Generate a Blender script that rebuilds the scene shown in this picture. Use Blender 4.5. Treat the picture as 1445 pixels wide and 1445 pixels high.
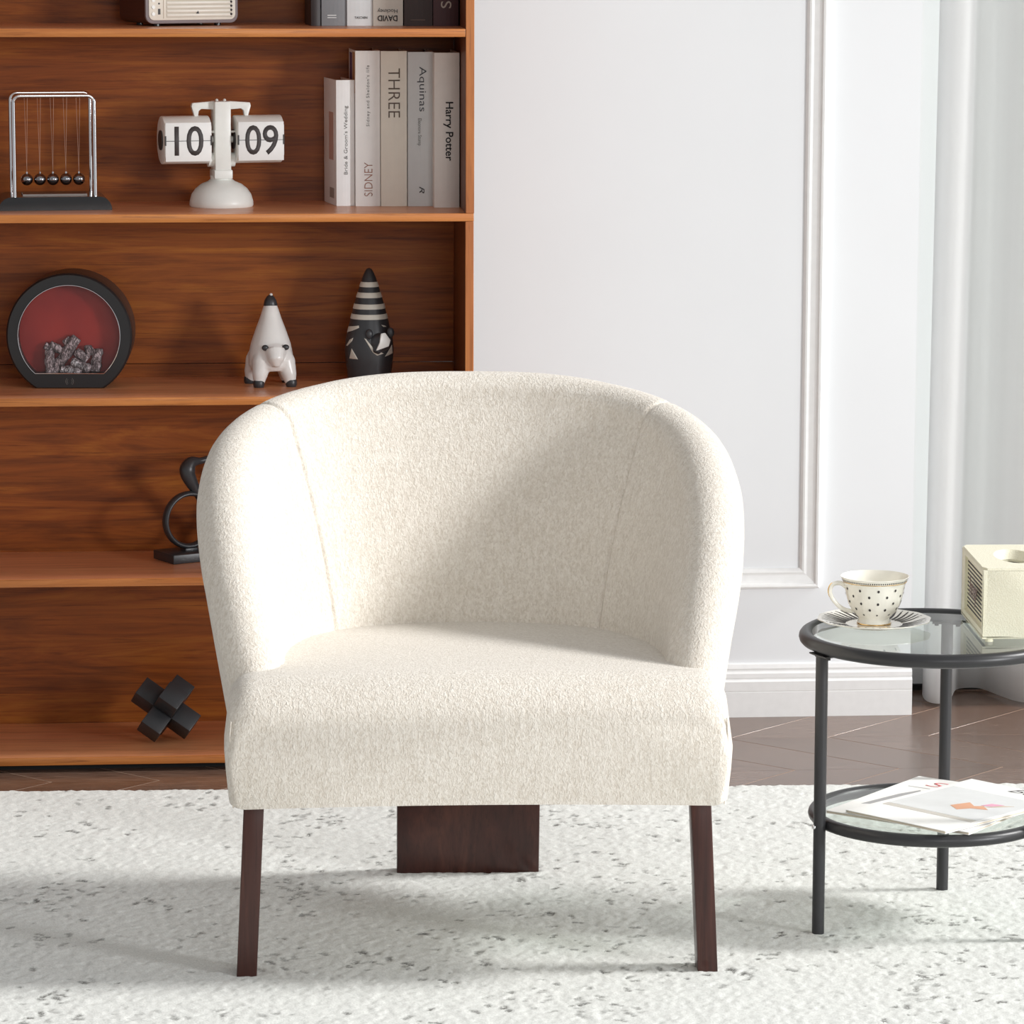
import bpy, bmesh, math, random
from mathutils import Vector, Matrix
import numpy as np
PI = math.pi
for o in list(bpy.data.objects):
    bpy.data.objects.remove(o, do_unlink=True)
scene = bpy.context.scene
col = scene.collection

# ------------------------------------------------------------------ camera
cd = bpy.data.cameras.new('camera')
cam = bpy.data.objects.new('camera', cd)
col.objects.link(cam)
RT = Vector((0.9964132, -0.0845734, 0.0028396))
UP = Vector((0.0103566, 0.1551845, 0.9878312))
FW = Vector((0.0839849, 0.9842587, -0.1555038))
m = Matrix.Identity(4)
for i in range(3):
    m[i][0] = RT[i]; m[i][1] = UP[i]; m[i][2] = -FW[i]
m.translation = (-0.519891, -6.906786, 1.549349)
cam.matrix_world = m
cd.sensor_width = 36; cd.lens = 139.519; cd.clip_start = .1; cd.clip_end = 60
scene.camera = cam

# ------------------------------------------------------------------ light
w = bpy.data.worlds.new('room_light'); scene.world = w; w.use_nodes = True
w.node_tree.nodes['Background'].inputs[0].default_value = (1.0, 1.0, 1.0, 1)
w.node_tree.nodes['Background'].inputs[1].default_value = .42

def sun(name, d, energy, angle, color):
    l = bpy.data.lights.new(name, 'SUN'); l.energy = energy; l.angle = math.radians(angle); l.color = color
    o = bpy.data.objects.new(name, l); col.objects.link(o)
    o.rotation_euler = Vector(d).to_track_quat('-Z', 'Y').to_euler(); o.location = (4, -1, 4)
    return o

def area(name, loc, target, sx, sy, energy, color):
    l = bpy.data.lights.new(name, 'AREA'); l.energy = energy; l.shape = 'RECTANGLE'; l.size = sx; l.size_y = sy; l.color = color
    o = bpy.data.objects.new(name, l); col.objects.link(o); o.location = loc
    o.rotation_euler = (Vector(target) - Vector(loc)).to_track_quat('-Z', 'Y').to_euler()
    return o
sun('sun_through_side_window', (-.80, .03, -.60), 2.95, 11, (1, .99, .975))
area('front_window', (7.6, -7.4, 1.95), (-.1, -.5, .7), 1.5, 1.5, 490, (.97, .985, 1))
area('added_fill_behind_camera', (1.1, -7.8, 2.2), (-.1, 0, .8), 2.2, 1.8, 62, (1, 1, 1))  # added frontal fill, no real window; lifts the books and the recess
area('curtained_window', (1.55, .64, 1.25), (1.55, -2, 1.25), 1.36, 2.3, 7.5, (1, 1, 1))
area('side_window', (3.3, -1.3, 1.4), (0, -.4, .8), 1.6, 2.0, 18, (1, 1, 1))

vs = scene.view_settings
vs.view_transform = 'Standard'; vs.look = 'None'; vs.exposure = 0.0; vs.gamma = 1.0
vs.use_curve_mapping = False

# ------------------------------------------------------------------ materials
def srgb(r, g, b):
    f = lambda c: (c / 255 / 12.92) if c / 255 <= .04045 else ((c / 255 + .055) / 1.055) ** 2.4
    return (f(r), f(g), f(b), 1)

class Mat:
    """small wrapper: principled material with node helpers"""
    def __init__(s, name, color=(.8, .8, .8, 1), rough=.5, metal=0, spec=.5, sheen=0, coat=0):
        s.m = bpy.data.materials.new(name); s.m.use_nodes = True
        s.t = s.m.node_tree; s.n = s.t.nodes; s.b = s.n['Principled BSDF']
        s.b.inputs['Base Color'].default_value = color
        s.b.inputs['Roughness'].default_value = rough
        s.b.inputs['Metallic'].default_value = metal
        s.b.inputs['Specular IOR Level'].default_value = spec
        s.b.inputs['Sheen Weight'].default_value = sheen
        s.b.inputs['Coat Weight'].default_value = coat
    def link(s, a, b): s.t.links.new(a, b)
    def coord(s, scale=(1, 1, 1), rot=(0, 0, 0), kind='Object'):
        c = s.n.new('ShaderNodeTexCoord'); mp = s.n.new('ShaderNodeMapping')
        mp.inputs['Scale'].default_value = scale; mp.inputs['Rotation'].default_value = rot
        s.link(c.outputs[kind], mp.inputs[0]); return mp.outputs[0]
    def noise(s, vec, scale=5, detail=4, rough=.5, dist=0):
        n = s.n.new('ShaderNodeTexNoise'); s.link(vec, n.inputs['Vector'])
        n.inputs['Scale'].default_value = scale; n.inputs['Detail'].default_value = detail
        n.inputs['Roughness'].default_value = rough; n.inputs['Distortion'].default_value = dist
        return n.outputs['Fac']
    def ramp(s, fac, stops):
        r = s.n.new('ShaderNodeValToRGB'); s.link(fac, r.inputs[0])
        el = r.color_ramp.elements
        while len(el) < len(stops): el.new(.5)
        for e, (p, c) in zip(el, stops):
            e.position = p; e.color = c if len(c) == 4 else (*c, 1)
        return r.outputs[0]
    def mix(s, fac, a, b, mode='MIX'):
        x = s.n.new('ShaderNodeMix'); x.data_type = 'RGBA'; x.blend_type = mode
        for v, i in ((fac, 0), (a, 6), (b, 7)):
            if hasattr(v, 'is_linked') or hasattr(v, 'links'): s.link(v, x.inputs[i])
            else: x.inputs[i].default_value = v
        return x.outputs[2]
    def math(s, op, a, b=0.0):
        x = s.n.new('ShaderNodeMath'); x.operation = op
        for v, i in ((a, 0), (b, 1)):
            if hasattr(v, 'links'): s.link(v, x.inputs[i])
            else: x.inputs[i].default_value = v
        return x.outputs[0]
    def bump(s, h, strength=.5, dist=.001):
        b = s.n.new('ShaderNodeBump'); b.inputs['Strength'].default_value = strength; b.inputs['Distance'].default_value = dist
        s.link(h, b.inputs['Height']); s.link(b.outputs[0], s.b.inputs['Normal'])
    def color(s, sock): s.link(sock, s.b.inputs['Base Color'])

def plain(name, rgb, rough=.5, metal=0, spec=.5, bump=0, bscale=400, coat=0, var=.02):
    M = Mat(name, srgb(*rgb), rough, metal, spec, coat=coat)
    v = M.coord()
    n = M.noise(v, 60, 3)
    c = srgb(*rgb)
    M.color(M.ramp(n, [(.3, tuple(x * (1 - var) for x in c[:3])), (.7, tuple(min(1, x * (1 + var)) for x in c[:3]))]))
    if bump: M.bump(M.noise(v, bscale, 2), bump, .0006)
    return M.m

def wood(name, dark, mid, light, rough=.35, axis=0, spec=.5, gold=True):
    M = Mat(name, rough=rough, spec=spec)
    sc = [11, 11, 11]; sc[axis] = 1.0
    n1 = M.noise(M.coord(tuple(sc)), 2.0, 7, .62, 1.9)
    sc2 = [95, 95, 95]; sc2[axis] = 2.4
    n2 = M.noise(M.coord(tuple(sc2)), 2.2, 5, .65, .9)
    sc3 = [4, 4, 4]; sc3[axis] = .8
    n3 = M.noise(M.coord(tuple(sc3)), 2.0, 2, .5)
    c1 = M.ramp(n1, [(.28, srgb(*dark)), (.52, srgb(*mid)), (.76, srgb(*light))])
    c2 = M.ramp(n2, [(.30, (.42, .36, .32)), (.47, (.92, .9, .88)), (.62, (1, 1, 1)), (.8, (1.12, 1.1, 1.0))])
    c3 = M.ramp(n3, [(.35, (.88, .80, .84)), (.65, (1.06, 1.12, 1.0))])
    c = M.mix(.85, M.mix(.6, c1, c3, 'MULTIPLY'), c2, 'MULTIPLY')
    M.color(c)
    M.bump(n2, .10, .0005)
    return M.m

MAT = {}
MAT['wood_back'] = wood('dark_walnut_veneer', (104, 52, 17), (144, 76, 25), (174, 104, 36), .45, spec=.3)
MAT['wood_shelf'] = wood('walnut_shelf', (210, 136, 94), (228, 156, 112), (238, 172, 128), .32)  # paler than real walnut: brightness painted in for the weak light between shelves
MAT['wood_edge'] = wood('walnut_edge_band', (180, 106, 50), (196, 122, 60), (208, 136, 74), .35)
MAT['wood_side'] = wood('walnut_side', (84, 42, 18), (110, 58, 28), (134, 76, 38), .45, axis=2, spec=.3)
MAT['wood_edge_v'] = wood('walnut_edge_band_upright', (176, 102, 50), (192, 118, 60), (204, 132, 74), .4, axis=2)
MAT['leg_wood'] = wood('dark_stained_leg', (46, 20, 16), (64, 32, 26), (84, 46, 36), .32, axis=2)

def wall_mat():
    M = Mat('white_wall_paint', srgb(243, 243, 244), .6)
    v = M.coord(); n = M.noise(v, 3, 3)
    M.color(M.ramp(n, [(.3, srgb(236, 238, 240)), (.7, srgb(239, 241, 243))]))
    M.bump(M.noise(v, 250, 2), .05, .0004); return M.m
MAT['wall'] = wall_mat()
MAT['trim'] = plain('white_trim_paint', (243, 243, 242), .4)

def floor_mat():
    M = Mat('dark_parquet', rough=.22, spec=.6)
    info = M.n.new('ShaderNodeObjectInfo')
    v = M.coord((6, 60, 6), (0, 0, 0))
    n = M.noise(v, 3, 5, .6, .8)
    c = M.ramp(n, [(.25, srgb(82, 61, 50)), (.5, srgb(112, 88, 75)), (.78, srgb(140, 115, 100))])
    t = M.ramp(info.outputs['Random'], [(0, (.78, .76, .74)), (1, (1, 1, 1))])
    M.color(M.mix(1.0, c, t, 'MULTIPLY'))
    M.bump(n, .08, .0005); return M.m
MAT['parquet'] = floor_mat()
MAT['grout'] = plain('pale_plank_joint', (184, 156, 132), .6)

def rug_mat():
    M = Mat('ivory_wool_rug', rough=1.0, spec=.05, sheen=.15)
    v = M.coord()
    at = M.n.new('ShaderNodeAttribute'); at.attribute_name = 'fleck'
    rag = M.noise(v, 420, 2)
    f = M.math('MULTIPLY', at.outputs['Fac'], M.ramp(rag, [(.35, (.5, .5, .5)), (.55, (1, 1, 1))]))
    base = M.ramp(M.noise(v, 330, 3, .7), [(.3, srgb(200, 202, 197)), (.62, srgb(230, 231, 227))])
    M.color(M.mix(f, base, srgb(78, 76, 71)))
    M.bump(M.noise(v, 420, 3, .7), .45, .0016)
    return M.m
MAT['rug'] = rug_mat()

def fabric(name, c1, c2, bump=.5):
    M = Mat(name, rough=.95, spec=.15, sheen=.3)
    v = M.coord((1, 1, .6))
    n = M.noise(v, 300, 2, .6, .8)
    n2 = M.noise(M.coord((1, 1, .15)), 130, 3, .6)
    s = M.math('ADD', M.math('MULTIPLY', n, .72), M.math('MULTIPLY', n2, .28))
    M.color(M.ramp(s, [(.36, srgb(*c1)), (.62, srgb(*c2))]))
    M.bump(s, bump, .0030)
    return M.m
MAT['boucle'] = fabric('cream_chenille', (209, 200, 187), (233, 227, 217), .8)
MAT['stitch'] = plain('seam_thread', (206, 196, 180), .9)
MAT['black_metal'] = plain('black_powder_coat', (44, 44, 46), .38, 0, .5)
MAT['black'] = plain('black_satin', (32, 32, 34), .35)
MAT['matte_black'] = plain('matte_black_ceramic', (54, 55, 58), .36, bump=.08)
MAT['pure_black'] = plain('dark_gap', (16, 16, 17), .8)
MAT['chrome'] = plain('polished_chrome', (225, 225, 228), .08, 1)
MAT['steel_ball'] = plain('steel_ball', (150, 150, 155), .07, 1)
MAT['white_plastic'] = plain('white_plastic', (236, 237, 232), .35)
MAT['white_card'] = plain('white_flip_card', (240, 240, 238), .5)
MAT['digit'] = plain('dark_grey_print', (74, 70, 70), .6)
MAT['gold'] = plain('gold_trim', (226, 190, 130), .25, 1)
MAT['porcelain'] = plain('ivory_porcelain', (246, 243, 232), .12, coat=.4)
MAT['ink'] = plain('dark_ink', (52, 48, 48), .5)
MAT['red_ink'] = plain('coral_ink', (226, 120, 124), .6)
MAT['white_ceramic'] = plain('white_glazed_ceramic', (232, 230, 227), .3)
MAT['cream_leather'] = None
MAT['paper'] = plain('white_paper', (246, 245, 243), .5)
MAT['page_edge'] = plain('page_block', (214, 204, 186), .9)

def glass(name, tint, fac=.05):
    M = bpy.data.materials.new(name); M.use_nodes = True; t = M.node_tree; n = t.nodes
    n.remove(n['Principled BSDF'])
    tr = n.new('ShaderNodeBsdfTransparent'); tr.inputs[0].default_value = tint
    gl = n.new('ShaderNodeBsdfGlossy'); gl.inputs['Roughness'].default_value = .02
    fr = n.new('ShaderNodeFresnel'); fr.inputs['IOR'].default_value = 1.5
    mx = n.new('ShaderNodeMixShader')
    ge = n.new('ShaderNodeNewGeometry'); iv = n.new('ShaderNodeMath'); iv.operation = 'SUBTRACT'; iv.inputs[0].default_value = 1
    ml = n.new('ShaderNodeMath'); ml.operation = 'MULTIPLY'
    t.links.new(ge.outputs['Backfacing'], iv.inputs[1]); t.links.new(fr.outputs[0], ml.inputs[0]); t.links.new(iv.outputs[0], ml.inputs[1])
    t.links.new(ml.outputs[0], mx.inputs[0]); t.links.new(tr.outputs[0], mx.inputs[1]); t.links.new(gl.outputs[0], mx.inputs[2])
    t.links.new(mx.outputs[0], n['Material Output'].inputs[0]); return M
MAT['glass'] = glass('clear_glass', (.93, .965, .945, 1))
MAT['smoke_glass'] = glass('tinted_pane', (.95, .91, .91, 1))

def leather():
    M = Mat('cream_pebbled_leather', srgb(240, 235, 208), .45)
    v = M.n.new('ShaderNodeTexVoronoi'); v.inputs['Scale'].default_value = 480
    M.link(M.coord(), v.inputs['Vector'])
    M.color(M.ramp(v.outputs['Distance'], [(0, srgb(236, 230, 204)), (.7, srgb(243, 239, 216))]))
    M.bump(v.outputs['Distance'], .35, .001); return M.m
MAT['cream_leather'] = leather()

def curtain_mat(name, k):
    M = Mat(name, srgb(246, 246, 245), .8, spec=.2)
    v = M.coord((1, 1, .02)); M.bump(M.noise(v, 160, 2), .08, .001)
    M.color(M.ramp(M.noise(v, 30, 2), [(.3, srgb(243, 243, 242)), (.7, srgb(249, 249, 248))]))
    M.b.inputs['Transmission Weight'].default_value = 0
    tr = M.n.new('ShaderNodeBsdfTranslucent'); tr.inputs[0].default_value = (.93, .93, .93, 1)
    mx = M.n.new('ShaderNodeMixShader'); mx.inputs[0].default_value = k
    out = M.n['Material Output']
    M.link(M.b.outputs[0], mx.inputs[1]); M.link(tr.outputs[0], mx.inputs[2]); M.link(mx.outputs[0], out.inputs[0])
    return M.m
MAT['curtain'] = curtain_mat('white_curtain_cloth', .6)
MAT['sheer'] = curtain_mat('sheer_voile', .65)

def charcoal():
    M = Mat('ashy_charcoal', rough=.7)
    n = M.noise(M.coord((1, 1, .5)), 230, 4, .7, 1.0)
    M.color(M.ramp(n, [(.36, srgb(44, 38, 38)), (.5, srgb(112, 108, 110)), (.64, srgb(224, 222, 226))]))
    M.bump(n, .8, .002); return M.m
MAT['charcoal'] = charcoal()

# ------------------------------------------------------------------ geometry helpers
class MB:
    def __init__(s): s.v = []; s.f = []
    def add(s, vs_, fs):
        k = len(s.v); s.v += [tuple(p) for p in vs_]; s.f += [tuple(i + k for i in f) for f in fs]; return s
    def box(s, x0, x1, y0, y1, z0, z1):
        return s.add([(x0, y0, z0), (x1, y0, z0), (x1, y1, z0), (x0, y1, z0), (x0, y0, z1), (x1, y0, z1), (x1, y1, z1), (x0, y1, z1)],
                     [(0, 3, 2, 1), (4, 5, 6, 7), (0, 1, 5, 4), (1, 2, 6, 5), (2, 3, 7, 6), (3, 0, 4, 7)])
    def grid(s, rows, closed_u=False, closed_v=False, cap0=False, cap1=False):
        """rows: list of equal length point rows"""
        n, k = len(rows), len(rows[0]); vs_ = [p for r in rows for p in r]; fs = []
        for i in range(n if closed_u else n - 1):
            a = i; b = (i + 1) % n
            for j in range(k if closed_v else k - 1):
                c = (j + 1) % k
                fs.append((a * k + j, a * k + c, b * k + c, b * k + j))
        if cap0: fs.append(tuple(range(k))[::-1])
        if cap1: fs.append(tuple((n - 1) * k + j for j in range(k)))
        return s.add(vs_, fs)
    def lathe(s, prof, seg=32, c=(0, 0, 0), lobes=0, amp=0.0, sx=1, sy=1):
        rows = []
        for r, z in prof:
            row = []
            for i in range(seg):
                a = 2 * PI * i / seg; q = r * (1 + amp * math.cos(lobes * a))
                row.append((c[0] + q * math.cos(a) * sx, c[1] + q * math.sin(a) * sy, c[2] + z))
            rows.append(row)
        return s.grid(rows, closed_v=True, cap0=prof[0][0] > 1e-5, cap1=prof[-1][0] > 1e-5)
    def tube(s, pts, rad, seg=12, closed=False, caps=True, flat=None):
        pts = [Vector(p) for p in pts]; n = len(pts)
        rads = rad if isinstance(rad, (list, tuple)) else [rad] * n
        rows = []; prev = None
        for i, p in enumerate(pts):
            t = (pts[(i + 1) % n] - pts[i - 1]) if closed else (pts[min(i + 1, n - 1)] - pts[max(i - 1, 0)])
            t.normalize()
            if prev is None:
                u = t.orthogonal().normalized()
                if flat is not None:
                    u = Vector(flat); u = (u - t * u.dot(t)).normalized()
            else:
                u = (prev - t * prev.dot(t)).normalized()
            if flat is not None:
                u = Vector(flat); u = (u - t * u.dot(t)).normalized()
            prev = u; w_ = t.cross(u)
            rows.append([p + (u * math.cos(2 * PI * k / seg) + w_ * math.sin(2 * PI * k / seg)) * rads[i] for k in range(seg)])
        return s.grid(rows, closed_u=closed, closed_v=True, cap0=caps and not closed, cap1=caps and not closed)
    def cyl(s, a, b, r, seg=16, r2=None): return s.tube([a, b], [r, r if r2 is None else r2], seg)
    def torus(s, c, R, r, seg=64, rs=12, axis='z', sy=1.0):
        pts = []
        for i in range(seg):
            a = 2 * PI * i / seg; x, y = R * math.cos(a), R * math.sin(a)
            pts.append((c[0] + x, c[1] + y, c[2]) if axis == 'z' else (c[0] + x, c[1], c[2] + y))
        return s.tube(pts, r, rs, closed=True)
    def sphere(s, c, r, seg=20, rings=12, sx=1, sy=1, sz=1):
        prof = [(r * math.sin(PI * i / rings), -r * math.cos(PI * i / rings)) for i in range(rings + 1)]
        rows = [[(c[0] + q * math.cos(2 * PI * k / seg) * sx, c[1] + q * math.sin(2 * PI * k / seg) * sy, c[2] + z * sz) for k in range(seg)] for q, z in prof]
        return s.grid(rows, closed_v=True)
    def prism(s, poly, y0, y1):
        """poly in (x, z), extruded along y"""
        n = len(poly)
        vs_ = [(x, y0, z) for x, z in poly] + [(x, y1, z) for x, z in poly]
        fs = [tuple(range(n)), tuple(range(2 * n - 1, n - 1, -1))]
        fs += [(i, i + n, (i + 1) % n + n, (i + 1) % n) for i in range(n)]
        return s.add(vs_, fs)
    def mesh(s, name, mat, smooth=False, bevel=0, bseg=2, matrix=None, angle=None):
        me = bpy.data.meshes.new(name); me.from_pydata(s.v, [], s.f)
        bm = bmesh.new(); bm.from_mesh(me)
        bmesh.ops.remove_doubles(bm, verts=bm.verts, dist=1e-6)
        bmesh.ops.recalc_face_normals(bm, faces=bm.faces)
        if bevel:
            ed = [e for e in bm.edges if len(e.link_faces) == 2 and e.calc_face_angle(0) > .5]
            bmesh.ops.bevel(bm, geom=ed, offset=bevel, segments=bseg, profile=.5, affect='EDGES', clamp_overlap=True)
        if matrix is not None: bmesh.ops.transform(bm, matrix=matrix, verts=bm.verts)
        if smooth or bevel:
            for f in bm.faces: f.smooth = True
            for e in bm.edges:
                if len(e.link_faces) == 2 and e.calc_face_angle(0) > (angle or .7): e.smooth = False
        bm.to_mesh(me); bm.free(); me.materials.append(mat); return me
    def build(s, name, mat, parent=None, **k):
        return obj(name, s.mesh(name, mat, **k), parent)

def obj(name, me, parent=None, loc=None):
    o = bpy.data.objects.new(name, me); col.objects.link(o)
    if parent is not None: o.parent = parent
    if loc is not None: o.location = loc
    return o

def tag(o, label, cat, group=None):
    o['label'] = label; o['category'] = cat
    if group: o['group'] = group
    return o

def thing(name, label, cat, loc=(0, 0, 0), rz=0, group=None):
    o = bpy.data.objects.new(name, None); col.objects.link(o); o.empty_display_size = .02
    o.location = loc; o.rotation_euler = (0, 0, rz)
    return tag(o, label, cat, group)

def struct(o): o['kind'] = 'structure'; return o

def copy_part(o, parent, loc=None, rz=None):
    c = o.copy(); col.objects.link(c); c.parent = parent
    if loc is not None: c.location = loc
    if rz is not None: c.rotation_euler = (0, 0, rz)
    return c

def text(body, wd, ht, M, mat, parent, name='lettering', shear=0, bold=0, spacing=1.0):
    cu = bpy.data.curves.new(name, 'FONT'); cu.body = body; cu.size = 1; cu.shear = shear; cu.offset = bold
    cu.space_character = spacing; cu.extrude = 0; cu.resolution_u = 4
    t = bpy.data.objects.new(name, cu); col.objects.link(t)
    dg = bpy.context.evaluated_depsgraph_get()
    me = bpy.data.meshes.new_from_object(t.evaluated_get(dg))
    bpy.data.objects.remove(t, do_unlink=True); bpy.data.curves.remove(cu)
    xs = [v.co.x for v in me.vertices]; ys = [v.co.y for v in me.vertices]
    cx, cy = (min(xs) + max(xs)) / 2, (min(ys) + max(ys)) / 2
    sy = ht / (max(ys) - min(ys)); sx = wd / (max(xs) - min(xs)) if wd else sy
    bm = bmesh.new(); bm.from_mesh(me)
    for v in bm.verts: v.co = Vector(((v.co.x - cx) * sx, (v.co.y - cy) * sy, 0))
    r = bmesh.ops.extrude_face_region(bm, geom=bm.faces[:])
    bmesh.ops.translate(bm, vec=(0, 0, .00025), verts=[e for e in r['geom'] if isinstance(e, bmesh.types.BMVert)])
    bmesh.ops.transform(bm, matrix=M, verts=bm.verts)
    bm.to_mesh(me); bm.free(); me.materials.clear(); me.materials.append(mat); me.name = name
    return obj(name, me, parent)

FRONT = Matrix.Rotation(PI / 2, 4, 'X')          # text plane facing -Y
def front(x, y, z, roll=0): return Matrix.Translation((x, y, z)) @ FRONT @ Matrix.Rotation(roll, 4, 'Z')

def spline(pts, n):
    """Catmull-Rom through pts (tuples) -> n samples, uniform in parameter"""
    pts = [Vector(p) for p in pts]; k = len(pts) - 1; out = []
    for i in range(n):
        t = i / (n - 1) * k; a = min(int(t), k - 1); f = t - a
        p0 = pts[a - 1] if a else pts[0] * 2 - pts[1]
        p1, p2 = pts[a], pts[a + 1]
        p3 = pts[a + 2] if a + 2 <= k else pts[k] * 2 - pts[k - 1]
        out.append(.5 * ((2 * p1) + (p2 - p0) * f + (2 * p0 - 5 * p1 + 4 * p2 - p3) * f * f + (3 * p1 - p0 - 3 * p2 + p3) * f ** 3))
    return out

def interp(keys, t):
    for (a, va), (b, vb) in zip(keys, keys[1:]):
        if t <= b: 
            f = (t - a) / (b - a); return va + (vb - va) * f
    return keys[-1][1]

def rrect(x0, x1, z0, z1, r, n=5):
    out = []
    for cx, cz, a0 in ((x1 - r, z0 + r, -PI / 2), (x1 - r, z1 - r, 0), (x0 + r, z1 - r, PI / 2), (x0 + r, z0 + r, PI)):
        for i in range(n + 1):
            a = a0 + PI / 2 * i / n; out.append((cx + r * math.cos(a), cz + r * math.sin(a)))
    return out

# ================================================================== SETTING
WY = .396          # wall plane
fl = MB().box(-2.6, 2.6, -4.2, .9, -.03, -.0004).build('floor', MAT['grout']); struct(fl)
# chevron planks (children of the floor)
PW, CW, TIP = .1875, .27, -.075
gap = .0011
def plank(sgn):
    # parallelogram spanning one column, 45 degree edges; origin at the lower left corner
    h = CW; wd = PW - gap * 2.2
    return MB().add([(0, 0, -.0035), (wd, 0, -.0035), (wd + sgn * h, h, -.0035), (sgn * h, h, -.0035),
                     (0, 0, 0), (wd, 0, 0), (wd + sgn * h, h, 0), (sgn * h, h, 0)],
                    [(0, 3, 2, 1), (4, 5, 6, 7), (0, 1, 5, 4), (1, 2, 6, 5), (2, 3, 7, 6), (3, 0, 4, 7)]).mesh('plank', MAT['parquet'], bevel=.0004, bseg=1)
pm = {1: plank(1), -1: plank(-1)}
for k in range(-3, 4):
    y0 = TIP + k * CW
    if y0 > .75 or y0 < -.95: continue
    sgn = -1 if k % 2 == 0 else 1                 # even columns start at a tip
    for i in range(-9, 14):
        x = -.7434 + i * PW
        if sgn == 1: x -= CW
        if -1.9 < x < 2.2: obj('plank', pm[sgn], fl, (x + gap, y0, 0))
wb = MB().box(-2.6, .8625, WY, .625, -.0035, 2.5).build('wall_back', MAT['wall']); struct(wb)
ww = MB().box(.8625, 2.6, .66, .72, .0115, 2.5).build('wall_window', MAT['wall']); struct(ww)
w1 = MB().box(.8625, .90, .645, .66, .05, 2.45).box(2.2, 2.24, .645, .66, .05, 2.45).box(.90, 2.2, .645, .66, .05, .10).box(.90, 2.2, .645, .66, 2.40, 2.45).build('window_1', MAT['trim'], bevel=.002); struct(w1)
MB().box(.90, 2.2, .652, .656, .10, 2.40).build('pane', MAT['glass'], w1)
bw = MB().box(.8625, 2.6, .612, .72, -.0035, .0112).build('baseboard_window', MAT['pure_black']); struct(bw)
# baseboard
prof = [(0, 0), (-.0135, 0), (-.0135, .0475), (-.0128, .049), (-.0135, .0505), (-.0135, .068), (-.0105, .0712), (-.0092, .073), (-.0105, .0755),
        (-.0102, .083), (-.0075, .0865), (-.0065, .089), (-.0075, .0925), (-.0055, .1), (0, .102)]
rows = [[(x, WY + a, b) for a, b in prof] for x in (-2.6, .8645)]
o = MB().grid(rows, closed_v=True, cap0=True, cap1=True).build('baseboard_back', MAT['trim']); struct(o)
# picture frame moulding: inner rectangle + profile (offset outwards, height from the wall)
mp = [(0, 0), (.0, .0035), (.004, .0075), (.0075, .0085), (.0105, .0065), (.013, .006), (.022, .0085), (.0275, .0115), (.029, .0145), (.033, .0155), (.0365, .0135), (.0375, .010), (.0375, 0)]
X0, X1, Z0, Z1 = -1.9, .6472, .2835, 2.05
rows = []
for sx, sz, cx, cz in ((-1, -1, X0, Z0), (1, -1, X1, Z0), (1, 1, X1, Z1), (-1, 1, X0, Z1)):
    rows.append([(cx + sx * a, WY - h, cz + sz * a) for a, h in mp])
o = MB().grid(rows, closed_u=True).build('trim_1', MAT['trim']); struct(o)

# curtain hanging in the window recess
cp = spline([(.955, .605), (.930, .598), (.914, .55), (.912, .49), (.926, .458), (.948, .462), (.967, .52), (.985, .585), (1.012, .602), (1.042, .59), (1.066, .525),
             (1.09, .465), (1.125, .448), (1.155, .49), (1.175, .56), (1.205, .595), (1.24, .56), (1.265, .485), (1.30, .45), (1.335, .49), (1.36, .56), (1.40, .58)], 110)
rows = []
for j in range(15):
    z = .006 + 2.4 * j / 14; f = z / 2.4
    rows.append([(p.x + .026 * f + .004 * math.sin(3 * f + i * .2), p.y + (.0 if f > 0 else 0), z) for i, p in enumerate(cp)])
c = MB().grid(rows).build('curtain', MAT['curtain'], smooth=True, angle=3)
sm = c.modifiers.new('cloth_thickness', 'SOLIDIFY'); sm.thickness = .0015
tag(c, 'white floor length curtain hanging in soft folds in the window recess', 'curtain')

rows = []
for j in range(5):
    z = .0125 + 2.42 * j / 4
    rows.append([(.866 + 1.36 * i / 120, .6150 + .0022 * math.sin(i * .55) + .0012 * math.sin(i * .21 + 1), z) for i in range(121)])
c2 = MB().grid(rows).build('added_sheer', MAT['sheer'], smooth=True, angle=3)  # sheer added so its backlit cloth brightens the strip beside the wall end
tag(c2, 'flat translucent white sheer added behind the folded curtain to brighten the recess', 'curtain')

# ================================================================== RUG
rug = thing('rug', 'large ivory wool rug with scattered dark grey flecks under the armchair', 'rug', (0, -.1806, 0), math.radians(-2.2))
MB().box(-1.75, 1.95, -2.7, -.004, -.001, .0018).build('rug_backing', MAT['rug'], rug, bevel=.002)
rng = np.random.default_rng(7)
gx = np.arange(-1.3, 1.5, .0032); gy = np.arange(-1.95, .0005, .0040)
nx_, ny_ = len(gx), len(gy)
def blur(a, k):
    for _ in range(k):
        a = (np.roll(a, 1, 0) + np.roll(a, -1, 0) + 2 * a) / 4; a = (np.roll(a, 1, 1) + np.roll(a, -1, 1) + 2 * a) / 4
    return a / a.std()
hgt = .0034 + .00034 * blur(rng.normal(size=(ny_, nx_)), 1) + .00030 * blur(rng.normal(size=(ny_, nx_)), 5)
fleck = np.zeros((ny_, nx_), np.float32)
def stamp(x, y, r, v):
    i0, j0 = int((y - gy[0]) / .0040), int((x - gx[0]) / .0032); kr = int(r / .0032) + 2
    a0, a1, b0, b1 = max(i0 - kr, 0), min(i0 + kr, ny_), max(j0 - kr, 0), min(j0 + kr, nx_)
    if a0 >= a1 or b0 >= b1: return
    d = ((gx[None, b0:b1] - x) ** 2 + (gy[a0:a1, None] - y) ** 2) / r ** 2
    np.maximum(fleck[a0:a1, b0:b1], v * np.clip(1.9 - 1.9 * d, 0, 1), out=fleck[a0:a1, b0:b1])
cl = np.stack([rng.uniform(-1.3, 1.5, 300), rng.uniform(-1.95, 0, 300)], 1)
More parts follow.
